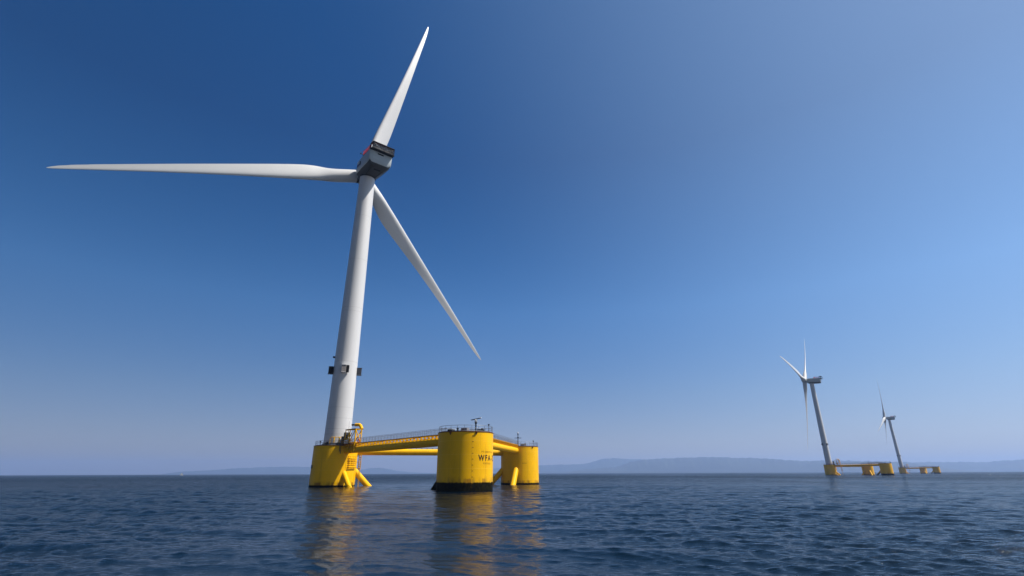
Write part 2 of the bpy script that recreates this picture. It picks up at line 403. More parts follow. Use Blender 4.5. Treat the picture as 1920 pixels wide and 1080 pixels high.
# text and marks wrapped on a column
def wrapped_text(s, c, a_mid, z_mid, width, cap, offset=0.0, r=CR, space=1.08):
    cu = bpy.data.curves.new('t', 'FONT'); cu.body = s; cu.size = 1.0; cu.align_x = 'CENTER'; cu.space_character = space; cu.resolution_u = 3; cu.offset = offset
    tmp = bpy.data.objects.new('t', cu); C.objects.link(tmp)
    bpy.context.view_layer.update()
    me = bpy.data.meshes.new_from_object(tmp.evaluated_get(bpy.context.evaluated_depsgraph_get()))
    bm = bmesh.new(); bm.from_mesh(me)
    bmesh.ops.subdivide_edges(bm, edges=[e for e in bm.edges if e.calc_length() > .12], cuts=3, use_grid_fill=False)
    bmesh.ops.triangulate(bm, faces=bm.faces)
    xs = [v.co.x for v in bm.verts]; ys = [v.co.y for v in bm.verts]
    x0, x1, y0, y1 = min(xs), max(xs), min(ys), max(ys); g = G(); vs = []
    for v in bm.verts:
        ux = ((v.co.x - x0) / (x1 - x0) - .5) * width; uz = ((v.co.y - y0) / (y1 - y0) - .5) * cap
        vs.append(pol(c, a_mid + math.degrees(ux / r), r + .02, z_mid + uz))
    fs = [tuple(v.index for v in f.verts) for f in bm.faces]; bm.free()
    bpy.data.objects.remove(tmp); bpy.data.curves.remove(cu); bpy.data.meshes.remove(me)
    return g.add(vs, fs)
vF = -41.93                                  # local bearing from the front column towards the photographer
part('lettering', wrapped_text('WFA-2', PF, vF + 51.5, 5.72, 4.7, 1.1, .03, space=1.35), 'letter', cols['f'], label='black letters WFA-2')
part('lettering', wrapped_text('PT-000759-A', PF, vF + 52.5, 6.78, 3.45, .30, .004), 'faded', cols['f'], label='small faded registration line above WFA-2')
part('lettering', wrapped_text('PORTUGAL', PF, vF + 51, 4.74, 2.35, .30, .004), 'faded', cols['f'], label='small faded word PORTUGAL')
def curved_patch(c, a, z, w_, h_, r=CR):
    g = G(); n = 4
    pts = [(a + math.degrees(w_ * (i / n - .5) / r)) for i in range(n + 1)]
    vs = [pol(c, q, r + .02, z - h_ / 2) for q in pts] + [pol(c, q, r + .02, z + h_ / 2) for q in pts]
    return vs, [(i, i + 1, n + 2 + i, n + 1 + i) for i in range(n)]
for i in range(9):
    z = 9.55 - i * 1.02
    part('draft_mark', G().add(*curved_patch(PF, vF + 14.2, z, .32, .12)), 'faded', cols['f'])
    for k in (.25, .5, .75): part('draft_tick', G().add(*curved_patch(PF, vF + 12.6, z - k * 1.02, .1, .05)), 'faded', cols['f'])
vB = -47.9
for k in (-1, 0, 1, 2): part('draft_mark', G().add(*curved_patch(PB, vB + 12 + k * 3.6, 5.6, .22, .16)), 'faded', cols['b'])
part('weld_seam', G().box(pol(PB, vB + 5.5, CR + .0, 5.3), (.09, .05, 9.0), R(vB + 95.5)), 'yellow', cols['b'])
for a, col_, c, zt in ((vF - 32, 'f', PF, TOP['f']), (vF + 21, 'f', PF, TOP['f']), (vB + 42, 'b', PB, TOP['b'])):
    p_ = pol(c, a, CR + .02, zt - .38); rz = R(a + 90); mx = Matrix.Rotation(rz, 4, 'Z') @ Matrix.Scale(.62, 4)
    vs = [p_ + mx @ Vector(q) for q in ((-.38, -.02, .4), (.38, -.02, .4), (0, -.02, -.45), (-.38, -.42, .4), (.38, -.42, .4), (0, -.1, -.45))]
    part('rim_bracket', G().add(vs, [(0, 1, 2), (3, 5, 4), (0, 3, 4, 1), (1, 4, 5, 2), (2, 5, 3, 0)]), 'rust', cols[col_])
# deck furniture on the front column
zf = TOP['f']
part('hatch_box', G().box(pol(PF, vF - 36, 4.7, zf + .21), (1.05, .9, .4), R(vF + 54)), 'black', cols['f'], bevel=.03)
part('hatch_box', G().box(pol(PF, vF + 36, 4.7, zf + .21), (1.1, .9, .4), R(vF + 126)), 'black', cols['f'], bevel=.03)
part('winch', G().box(pol(PF, vF - 4, 2.4, zf + .38), (1.3, 1.0, .75), .3).tube([pol(PF, vF - 12, 1.8, zf + .5), pol(PF, vF + 8, 1.8, zf + .5)], .34, 14), 'grey', cols['f'], bevel=.03)
part('bollard', G().lathe([(.16, zf), (.16, zf + .5), (.24, zf + .55), (.24, zf + .65)], tuple(pol(PF, vF + 44, 4.4, 0))[:2], 16), 'mast', cols['f'], smooth=True)
part('bollard', G().lathe([(.16, zf), (.16, zf + .5), (.24, zf + .55), (.24, zf + .65)], tuple(pol(PF, vF - 22, 4.2, 0))[:2], 16), 'mast', cols['f'], smooth=True)
# radar mast
b = pol(PF, vF + 21, 5.05, zf)
mast = part('radar_mast', G().lathe([(.19, zf - .3), (.14, zf + .3), (.13, zf + 1.3), (.24, zf + 1.5), (.26, zf + 1.6)], (b.x, b.y), 20), 'mast', cols['f'], smooth=True)
part('radar_drum', G().lathe([(.22, zf + 1.6), (.28, zf + 1.72), (.26, zf + 2.02), (.16, zf + 2.1), (.09, zf + 2.2)], (b.x, b.y), 24), 'white', mast, smooth=True)
d = Vector((math.cos(R(vF + 68)), math.sin(R(vF + 68)), 0))
part('radar_arm', G().box(b + Vector((0, 0, 2.22)), (1.95, .24, .15), mtx=d.to_track_quat('X', 'Z').to_matrix().to_4x4() @ Matrix.Rotation(R(-9), 4, 'Y')), 'mast', mast, bevel=.03)
part('radar_cap', G().box(b + d * .88 + Vector((0, 0, 2.42)), (.34, .3, .12), mtx=d.to_track_quat('X', 'Z').to_matrix().to_4x4() @ Matrix.Rotation(R(-9), 4, 'Y')), 'white', mast, bevel=.02)
# lamp posts
def lamp_post(c, a, r, z, h, parent):
    q = pol(c, a, r, 0); o = part('lamp_post', G().lathe([(.05, z), (.045, z + h)], (q.x, q.y), 10), 'mast', parent, smooth=True)
    part('lamp_head', G().lathe([(.07, z + h - .05), (.17, z + h + .28), (.19, z + h + .34), (.05, z + h + .38)], (q.x, q.y), 16), 'mast', o, smooth=True)
lamp_post(PF, vF + 60, 5.0, zf, 1.15, cols['f'])
lamp_post(PB, vB + 51, 5.0, TOP['b'], 1.2, cols['b'])
# cross mast on the back column
zb = TOP['b']; q = pol(PB, vB - 5, 5.0, 0); d = Vector((math.cos(R(vB + 88)), math.sin(R(vB + 88)), 0))
cm = part('cross_mast', G().lathe([(.13, zb), (.1, zb + 2.9), (.15, zb + 3.0), (.15, zb + 3.35)], (q.x, q.y), 14), 'mast', cols['b'], smooth=True)
part('cross_arm', G().tube([q + d * -.95 + Vector((0, 0, zb + 2.15)), q + d * .95 + Vector((0, 0, zb + 2.15))], .07, 8).box(q + Vector((0, 0, zb + 2.2)), (.42, .42, .3), R(vB + 88)), 'mast', cm)
part('mast_lamp', G().lathe([(.12, zb + 3.35), (.17, zb + 3.45), (.16, zb + 3.66), (.05, zb + 3.74)], (q.x, q.y), 16), 'white', cm, smooth=True)
part('hatch_box', G().box(pol(PB, vB + 9, 4.6, zb + .15), (.95, .7, .3), R(vB + 99)), 'black', cols['b'], bevel=.03)
part('winch', G().box(pol(PB, vB + 18, 3.6, zb + .3), (1.5, .8, .6), R(vB + 99)).box(pol(PB, vB + 26, 3.6, zb + .42), (.4, .6, .84), R(vB + 99)), 'grey', cols['b'], bevel=.03)

# main beams with walkways
TZ, TR = 8.12, .82
def lerp(a, b, t): return a + (b - a) * t
def beam(c0, c1, z0, z1, walkway=True, side=0.0):
    d = (c1 - c0).normalized(); n = Vector((-d.y, d.x, 0)); L = (c1 - c0).length
    p = lambda s, off=0.0, z=0.0: c0 + d * s + n * off + Vector((0, 0, lerp(z0, z1, s / L) + z))
    s0, s1 = CR - .25, L - CR + .25
    b = part('beam', G().tube([p(s0), p(s1)], TR, 40, caps=False), 'yellow', root, smooth=True)
    part('collar', G().tube([p(CR + .02), p(CR + .42)], TR + .05, 40), 'yellow', b, smooth=True)
    part('collar', G().tube([p(L - CR - .42), p(L - CR - .02)], TR + .05, 40), 'yellow', b, smooth=True)
    u = s0 + 1.4
    if walkway:
        n_ = int((s1 - s0 - 1) / 1.28); step = (s1 - s0 - 1.6) / n_
        W = .72; top = 1.42
        def quad_plate(s):
            th = .035; prof = [(-.62, .5), (-W, top - .04), (W, top - .04), (.62, .5)]
            g = G(); vs = []
            # plate with a round hole, bridging tube and deck
            outer = [(-.66, .48), (-W, .9), (-W, top - .05), (-.25, top - .05), (.25, top - .05), (W, top - .05), (W, .9), (.66, .48), (.3, .76), (-.3, .76)]
            hole = [(math.cos(a) * .2, .5 * (.76 + top - .05) + math.sin(a) * .2) for a in [R(216 - 36 * i) for i in range(10)]]
            hole = [(math.cos(R(200 - 36 * i)) * .26, 1.06 + math.sin(R(200 - 36 * i)) * .17) for i in range(10)]
            for t_ in (-th, th):
                vs += [p(s + t_, x, z) for x, z in outer] + [p(s + t_, x, z) for x, z in hole]
            fs = []
            for i in range(10):
                j = (i + 1) % 10
                fs += [(i, j, 10 + j, 10 + i), (20 + i, 30 + i, 30 + j, 20 + j), (i, 20 + i, 20 + j, j), (10 + i, 10 + j, 30 + j, 30 + i)]
            return g.add(vs, fs)
        gr_ = G(); ang_ = math.atan2(d.y, d.x)
        for i in range(8): gr_.box(p((s0 + s1) / 2, -W + 2 * W * i / 7, top), (s1 - s0, .055 if 0 < i < 7 else .1, .09), mtx=Matrix.Rotation(ang_, 4, 'Z') @ Matrix.Rotation(-math.atan2(z1 - z0, L), 4, 'Y'))
        for i in range(int((s1 - s0) / .4)): gr_.box(p(s0 + .2 + i * .4, 0, top - .012), (.05, 2 * W - .05, .06), ang_)
        wk = part('walkway', gr_ if True else G().add(
            [p(s, o_, z) for s in (s0, s1) for o_, z in ((-W - .05, top), (W + .05, top), (W + .05, top + .07), (-W - .05, top + .07))],
            [(0, 1, 5, 4), (1, 2, 6, 5), (2, 3, 7, 6), (3, 0, 4, 7), (0, 3, 2, 1), (4, 5, 6, 7)]), 'yellow_worn', b)
        for i in range(n_ + 1):
            part('bracket', quad_plate(s0 + .8 + i * step), 'yellow', wk)
        part('edge_beam', G().tube([p(s0, W - .02, top - .12), p(s1, W - .02, top - .12)], .05, 6), 'yellow_worn', wk)
        part('edge_beam', G().tube([p(s0, -W + .02, top - .12), p(s1, -W + .02, top - .12)], .05, 6), 'yellow_worn', wk)
        for o_ in (-W, W):
            g = G(); n2 = int((s1 - s0) / 1.28)
            for i in range(n2 + 1):
                s = lerp(s0 + .1, s1 - .1, i / n2); g.tube([p(s, o_, top), p(s, o_, top + 1.17)], .03, 5)
            for hh in (.12, .5, .85, 1.17): g.tube([p(s0, o_, top + hh), p(s1, o_, top + hh)], .022 if hh < 1 else .03, 5)
            part('railing', g, 'galv', b)
    else:
        g = G()
        for i in range(27):
            s = lerp(s0 + 1, s1 - 1, i / 26); g.box(p(s, .1, TR + .1), (.16, .5, .26), math.atan2(d.y, d.x))
        g.tube([p(s0, .1, TR + .28), p(s1, .1, TR + .28)], .07, 8)
        part('cable_tray', g, 'grey', b)
    return b
beamAF = beam(PA, PF, TZ + .4, TZ + 1.0)
beamAB = beam(PA, PB, TZ + .25, TZ + .35, walkway=False)
beamFB = beam(PF, PB, TZ + 1.0, TZ + .8)

# slanting braces
def brace(c0, c1, z=3.5, r=.74):
    d = (c1 - c0).normalized(); a = c0 + d * (CR - .7); q = c0 + d * (CR + 8.5)
    part('brace', G().tube([(a.x, a.y, z + .75), (q.x, q.y, z - 8.6)], r, 32, caps=True), 'yellow' if c0 is not PF else 'column_f', root, smooth=True)
brace(PA, PF, 3.0, .62)
for c0, c1 in ((PA, PB), (PF, PA), (PF, PB), (PB, PA), (PB, PF)): brace(c0, c1)

# ------------------------------------------------------------------ tower
prof = []
for i in range(61):
    t_ = i / 60; z = TOP['a'] + (TT - TOP['a']) * t_; prof.append((3.33 + (2.28 - 3.33) * t_ ** 1.05, z))
tower = part('tower', G().lathe(prof, n=128), 'tower', root, smooth=True)
part('base_flange', G().lathe([(3.33, TOP['a'] + .001), (3.62, TOP['a'] + .001), (3.62, TOP['a'] + .55), (3.36, TOP['a'] + .62)], n=96), 'dark', tower, smooth=True)
vA = -28.3
def trad(z): return 3.33 + (2.28 - 3.33) * ((z - TOP['a']) / (TT - TOP['a'])) ** 1.05
for k, a in enumerate((vA - 6, vA + 86, vA - 92)):
    zc = 29.35; r0 = trad(zc)
    loc = pol(PA, a, 0, zc); mx = Matrix.Translation((0, 0, zc)) @ Matrix.Rotation(R(a), 4, 'Z')
    g = G().box((r0 + .55, 0, 0), (1.3, 1.15, 1.9))
    o = part('marker_box', g, 'darkgrey' if k else 'radiator', tower, mtx=mx, bevel=.04, label=('dark box on the side of the tower' if k else 'grey box on the front of the tower with open dark side'))
    part('box_louvre', G().box((r0 + .5, .59 + .35, 0), (1.0, .7, 1.8)), 'black', o, bevel=.02)
    for z_ in (.97, -.97): part('box_rim', G().box((r0 + .62, 0, z_), (1.34, 1.2, .05)), 'grey' if k else 'white', o)
part('tower_lamp', G().box(pol(PA, vA - 90, trad(33.0) + .2, 33.0), (.7, .35, .5), R(vA - 90)), 'dark', tower, bevel=.05)
part('tower_door', G().box(pol(PA, vA + 36, trad(11.2) - .02, 11.3), (.14, 1.0, 2.3), R(vA + 36)), 'grey', tower, bevel=.02)
for az in (vA + 120,): pass

# guard frames, gantry and boat landing on the tower column
za = TOP['a']
def arch(a0, a1, r, h, rad, name, posts=()):
    g = G(); pts = [pol(PA, a0, r, za)]
    for i in range(6): pts.append(pol(PA, a0 + 3 * (1 - math.cos(R(18 * i))), r, za + h - .6 + .6 * math.sin(R(18 * i))))
    m = 12
    for i in range(1, m): pts.append(pol(PA, lerp(a0 + 3, a1 - 3, i / m), r, za + h))
    for i in range(6): pts.append(pol(PA, a1 - 3 * math.sin(R(90 - 18 * i)) * 1, r, za + h - .6 * (1 - math.cos(R(18 * i)))))
    pts.append(pol(PA, a1, r, za)); g.tube(pts, rad, 8)
    for a, rr in posts: g.tube([pol(PA, a, r, za), pol(PA, a, r, za + h)], rr, 8)
    return part(name, g, 'yellow', cols['a'], smooth=True)
arch(vA - 21, vA + 22, 4.75, 1.95, .07, 'guard_frame', ((vA - 9, .15), (vA + 6, .13)))
part('equipment_skid', G().box(pol(PA, vA - 2, 4.5, za + .3), (.7, 3.0, .55), R(vA)).box(pol(PA, vA - 38, 4.5, za + .35), (.4, .5, .7), R(vA)), 'darkgrey', cols['a'], bevel=.03)
part('deck_box', G().box(pol(PA, vA - 30, 4.6, za + .45), (.4, .5, .9), R(vA)), 'dark', cols['a'], bevel=.03)
lamp_post(PA, vA - 52, 5.0, za, .8, cols['a'])
part('control_cabinet', G().box(pol(PA, vA + 27, 4.5, za + 1.6), (.9, 1.0, 3.2), R(vA + 20)).box(pol(PA, vA + 16, 4.6, za + 1.1), (.5, .6, 2.2), R(vA + 20)), 'darkgrey', cols['a'], bevel=.04, label='tall dark cabinet beside the tower foot')
part('aerial', G().tube([pol(PA, vA + 31, 4.9, za + 3.0), pol(PA, vA + 30, 4.9, za + 6.0)], .045, 6, r_end=.02).tube([pol(PA, vA + 31, 4.9, za + 4.6), pol(PA, vA + 42, 5.2, za + 4.4)], .03, 6), 'galv', cols['a'])
# small fittings on the tower column
part('anode', G().box(pol(PA, vA - 72, CR + .22, 4.7), (.3, .5, .8), R(vA - 72)), 'darkgrey', cols['a'], bevel=.04)
for k, a in enumerate((vA + 8, vA + 11)):
    part('cable_pipe', G().tube([pol(PA, a, CR + .28, za + .1), pol(PA, a, CR + .28, 8.2 - .5 * k)], .07, 8), 'mast', cols['a'], smooth=True)
g = G()
for i in range(8): g.tube([(5.7 + i * .7, -1.85, 10.0), (5.7 + i * .7, -1.85, 11.1)], .035, 5)
for z in (10.55, 11.1): g.tube([(5.7, -1.85, z), (10.6, -1.85, z)], .035, 5)
GANTRY_RAIL = g
# gantry straddling the walkway just outside the column
gx0, gx1, gy0, gy1, gz0, gz1 = 7.8, 10.5, -1.0, .6, 7.9, 13.4
g = G()
for x in (gx0, gx1):
    for y in (gy0, gy1): g.tube([(x, y, gz0 if x == gx1 or y < 0 else 9.4), (x, y, gz1)], .15, 10)
for z in (gz1, 10.3):
    g.tube([(gx0, gy0, z), (gx1, gy0, z), (gx1, gy1, z), (gx0, gy1, z)], .1, 8, closed=True)
for y in (gy0, gy1):
    g.tube([(gx0, y, 10.5), (gx1, y, gz1 - .1)], .1, 8); g.tube([(gx0, y, 8.0), (gx1, y, 9.5)], .08, 8)
g.tube([(gx1, gy0, gz1 - .1), (gx1, gy1, 10.3)], .11, 8); g.tube([(gx1, gy0, 11.2), (gx1, gy1, 12.6)], .08, 8)
g.tube([(gx0, gy0, gz1), (5.7, gy0, gz1 - .1), (5.7, gy0, 9.7)], .1, 8); g.tube([(gx0, gy0, 11.3), (5.7, gy0, 11.2)], .07, 8)
g.tube([(gx0 - .8, gy0, gz1 - .1), (gx0, gy0, 11.0)], .08, 8)
gantry = part('access_gantry', g, 'yellow', root, smooth=True, label='braced yellow steel gantry beside the tower column')
part('gantry_roof', G().box(((5.6 + gx1) / 2, 0, gz1 + .13), (gx1 - 5.5, 2.2, .1)), 'rust', gantry)
part('gantry_floor', G().box(((5.6 + gx1) / 2, -.45, 9.95), (gx1 - 5.5, 2.9, .1)), 'rust', gantry)
part('vent_pipe', G().tube([(gx1 - .15, .75, gz1 + .05), (gx1 - .75, .6, gz1 + .95), (gx1 - 1.1, .45, gz1 + 1.2), (gx1 - 2.3, .1, gz1 + 1.22)], .40, 18), 'yellow', gantry, smooth=True)
part('pipe_stub', G().tube([(gx1 - 2.3, .1, gz1 + 1.24), (gx1 - 3.4, -.25, gz1 + 1.24)], .2, 12), 'dark', gantry, smooth=True)
part('life_ring', G().tube([Vector((gx1 + 1.3, -.75, 10.5)) + Vector((math.cos(R(30 * i)) * .36, 0, math.sin(R(30 * i)) * .36)) for i in range(12)], .1, 8, closed=True), 'red', root, smooth=True)
g = G()
for y in (-.9, -.3): g.tube([(6.1, y, 10.0), (6.7, y, 11.6), (7.5, y, 12.7)], .11, 8)
g.tube([(6.7, -.9, 11.3), (6.7, -.3, 11.3)], .1, 8)
part('davit', g, 'yellow', gantry, smooth=True)
part('gantry_railing', GANTRY_RAIL, 'yellow_worn', gantry)
part('winch_drum', G().tube([(7.0, -.7, 10.9), (7.6, -.5, 10.9)], .38, 16), 'white', gantry, smooth=True)
part('equipment_box', G().box((6.9, -1.15, 10.5), (1.4, .7, .9)), 'white', gantry, bevel=.06, label='pale box under the gantry')
# boat landing: fender tubes and ladder with hoops down the column flank
L0 = vA + 46
g = G()
for k in (-7, 3, 13):
    g.tube([pol(PA, L0 + k, CR + .55, 7.2), pol(PA, L0 + k, CR + .55, 4.6)], .085, 8)
for i in range(6):
    z = 7.2 - i * .52; g.tube([pol(PA, L0 + a, CR + .55, z) for a in (-11, -6, 0, 6, 12, 17)], .07 if i not in (1, 5) else .13, 8)
for z in (7.2, 4.6):
    for k in (-11, 17): g.tube([pol(PA, L0 + k, CR - .05, z), pol(PA, L0 + k, CR + .55, z)], .08, 8)
part('boat_landing', g, 'yellow', cols['a'], smooth=True)
g = G()
lx, ly = 10.6, .9
for dx in (-.42, .42): g.tube([(lx + dx, ly, 7.6), (lx + dx, ly, 4.0)], .11, 8)
for i in range(7): g.tube([(lx - .42, ly, 7.3 - i * .52), (lx + .42, ly, 7.3 - i * .52)], .07, 6)
for dx in (-.2, .2): g.tube([(lx + dx, ly + .1, 4.2), (lx + dx + .1, ly + .1, -.4)], .06, 8)
for z in (7.1, 5.7, 4.3): g.tube([(lx - .42, ly, z), (lx - .55, ly - .55, z), (lx, ly - .9, z), (lx + .55, ly - .55, z), (lx + .42, ly, z)], .06, 6)
part('ladder', g, 'yellow_worn', gantry, smooth=True)
g = G()
for a in (L0 - 16, L0 + 20): g.tube([pol(PA, a, CR + .12, 6.6), pol(PA, a, CR + .12, .2)], .11, 8)
part('fender', g, 'yellow', cols['a'], smooth=True)

# ------------------------------------------------------------------ nacelle (own frame: +Y towards the rotor, origin at tower top)
HZ, OV, TILT = 3.15, 6.0, R(7)
def section(y, w_, zt, zb, ch, wb, rc=.35):
    pts = [(-w_ + rc, zt), (w_ - rc, zt), (w_ - .1, zt - .1), (w_, zt - rc), (w_, zb + ch), (w_ - .25, zb + ch * .62), (wb + .25, zb + ch * .12), (wb, zb), (-wb, zb), (-wb - .25, zb + ch * .12), (-w_ + .25, zb + ch * .62), (-w_, zb + ch), (-w_, zt - rc), (-w_ + .1, zt - .1)]
    return [(x, y, z) for x, z in pts]
secs = [section(-8.8, 3.35, 5.35, 1.9, .9, 2.6), section(-8.65, 3.58, 5.5, 1.4, 1.1, 2.6), section(-8.1, 3.66, 5.55, .75, 1.3, 2.5), section(-7.1, 3.68, 5.55, .4, 1.5, 2.3),
        section(-2.5, 3.6, 5.5, .1, 1.7, 1.9), section(1.8, 3.3, 5.4, .1, 1.6, 2.1), section(3.6, 2.7, 5.2, .5, 1.4, 1.9), section(4.1, 2.35, 4.95, .95, 1.2, 1.7)]
g = G(); k = 14
fs = [(i * k + j, i * k + (j + 1) % k, (i + 1) * k + (j + 1) % k, (i + 1) * k + j) for i in range(len(secs) - 1) for j in range(k)]
fs += [tuple(range(k)), tuple((len(secs) - 1) * k + j for j in range(k))[::-1]]
g.add([v for s_ in secs for v in s_], fs)
YAW = R(-36.0)                               # world bearing of the rotor axis for the near turbine
def nac_matrix(base_rot, yaw): return Matrix.Translation((0, 0, TT)) @ Matrix.Rotation(-yaw - base_rot, 4, 'Z') @ Matrix.Rotation(R(5.5), 4, 'X')
nac = part('nacelle', g, 'nacelle', root, smooth=True, mtx=nac_matrix(-.74817, YAW - R(3.5)))
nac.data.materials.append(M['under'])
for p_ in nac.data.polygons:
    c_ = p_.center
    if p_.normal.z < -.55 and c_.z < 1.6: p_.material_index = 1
part('rear_panel', G().add([(-2.75, -8.84, 5.0), (2.75, -8.84, 5.0), (2.55, -8.84, 2.55), (-2.55, -8.84, 2.55), (-2.75, -8.7, 5.0), (2.75, -8.7, 5.0), (2.55, -8.7, 2.55), (-2.55, -8.7, 2.55)],
     [(0, 3, 2, 1), (0, 1, 5, 4), (1, 2, 6, 5), (2, 3, 7, 6), (3, 0, 4, 7)]), 'nacelle', nac, bevel=.03)
part('vent_slot', G().box((-.2, -8.87, 4.55), (1.9, .1, .38)), 'black', nac)
part('underside_hatch', G().box((.1, -6.7, .35), (1.9, .7, .1), mtx=Matrix.Rotation(R(-3), 4, 'X')), 'black', nac)
part('yaw_ring', G().lathe([(2.3, -.15), (2.5, -.1), (2.5, .5)], n=64, caps=False), 'dark', nac, smooth=True)
part('underside_rib', G().tube([(1.9, -6.9, .42), (1.55, -2.4, .12)], .12, 8).tube([(-1.9, -6.9, .42), (-1.55, -2.4, .12)], .12, 8), 'dark', nac)
part('side_vent', G().box((-3.62, -1.6, 3.3), (.14, .5, 1.3)), 'black', nac)
part('side_marking', G().box((-3.5, .9, 3.2), (.08, .25, .9)).box((-3.52, .35, 3.2), (.08, .2, .9)).box((-3.55, -.2, 3.2), (.08, .25, .9)), 'navy', nac)
# cooler at the rear of the roof
x0, x1, y0, y1, z0, z1 = -3.4, 3.4, -10.0, -8.1, 5.3, 7.45
g = G(); t_ = .17
for x in (x0, x1):
    for y in (y0, y1): g.tube([(x, y, z0), (x, y, z1)], t_, 4)
for z in (z0, z1):
    for y in (y0, y1): g.tube([(x0, y, z), (x1, y, z)], t_, 4)
    for x in (x0, x1): g.tube([(x, y0, z), (x, y1, z)], t_, 4)
g.box((0, -9.05, z1 + .02), (6.8, 2.0, .2)); g.box((0, -9.3, z0 - .02), (7.3, 1.5, .25))
cool = part('cooler_frame', g, 'dark', nac, label='dark framed cooler on the nacelle roof')
part('cooler_grille', G().box((0, y0 + .45, (z0 + z1) / 2 - .05), (6.6, .3, 1.8)), 'radiator', cool)
g = G()
for i in range(13): g.box((-3.18 + i * .53, y0 + .26, (z0 + z1) / 2), (.05, .06, 1.75))
for z in (5.75, 6.2, 6.9): g.box((0, y0 + .24, z), (6.5, .05, .07))
part('cooler_bars', g, 'dark', cool)
part('cooler_brace', G().tube([(x0 + .1, y0 + .05, z0 + 1.9), (-1.1, y0 - .02, z0 + .45)], .06, 6).tube([(.6, y0, z0 + 2.2), (.65, y0, z0 + .4)], .09, 6).tube([(.6, y0 - .02, z0 + .5), (x1 - .1, y0, z0 + 1.6)], .06, 6), 'galv', cool)
# red helihoist platform in front of the cooler
g = G()
for x in (-3.55, 3.55):
    for i in range(8): g.box((x, -7.9 + i * .7, 6.2), (.09, .09, 1.4))
    for z in (5.6, 5.95, 6.3, 6.6, 6.9): g.box((x, -5.4, z), (.07, 5.0, .1))
for i in range(9): g.box((-3.55 + i * .8875, -2.95, 6.2), (.09, .09, 1.4))
for z in (5.6, 5.95, 6.3, 6.6, 6.9): g.box((0, -2.95, z), (7.1, .07, .1))
hel = part('hoist_rail', g, 'red', nac, label='red guard rail of the hoist platform')
part('hoist_deck', G().box((0, -5.4, 5.62), (7.0, 4.9, .1)), 'red', hel)
g = G()
for x in (-3.62, 3.62):
    for i in range(7): g.box((x, -7.5 + i * .7, 6.45), (.03, .4, .2))
part('rail_panel', g, 'white', hel)
part('wind_sensor', G().tube([(-3.4, -3.1, 5.5), (-4.3, -3.2, 5.7)], .1, 8).box((-4.4, -3.2, 5.75), (.3, .5, .3)), 'dark', nac)

# ------------------------------------------------------------------ rotor
def hub_frame(yaw, rot):
    """rotor frame in turbine-local axes: centre, axis n, right s, up u"""
    n_ = Vector((math.sin(yaw) * math.cos(TILT), math.cos(yaw) * math.cos(TILT), math.sin(TILT)))
    s_ = Vector((math.cos(yaw), -math.sin(yaw), 0)); u_ = s_.cross(n_)
    rm = Matrix.Rotation(-rot, 3, 'Z'); n_, s_, u_ = rm @ n_, rm @ s_, rm @ u_
    return Vector((0, 0, TT + HZ)) + n_ * OV, n_, s_, u_
def blade_matrix(yaw, rot, az):
    H, n_, s_, u_ = hub_frame(yaw, rot); a = R(az); cone = .03
    zb_ = (u_ * math.cos(a) + s_ * math.sin(a)).normalized(); xb = u_ * math.sin(a) - s_ * math.cos(a)
    zc = (zb_ * math.cos(cone) + n_ * math.sin(cone)).normalized(); yb = zc.cross(xb).normalized()
    m = Matrix((xb, yb, zc)).transposed().to_4x4(); m.translation = H; return m
def hub_matrix(yaw, rot):
    H, n_, s_, u_ = hub_frame(yaw, rot); m = Matrix((s_, u_.cross(s_), u_)).transposed().to_4x4()
    m = Matrix((s_, n_, u_)).transposed().to_4x4(); m.translation = H; return m
BL = 77.3
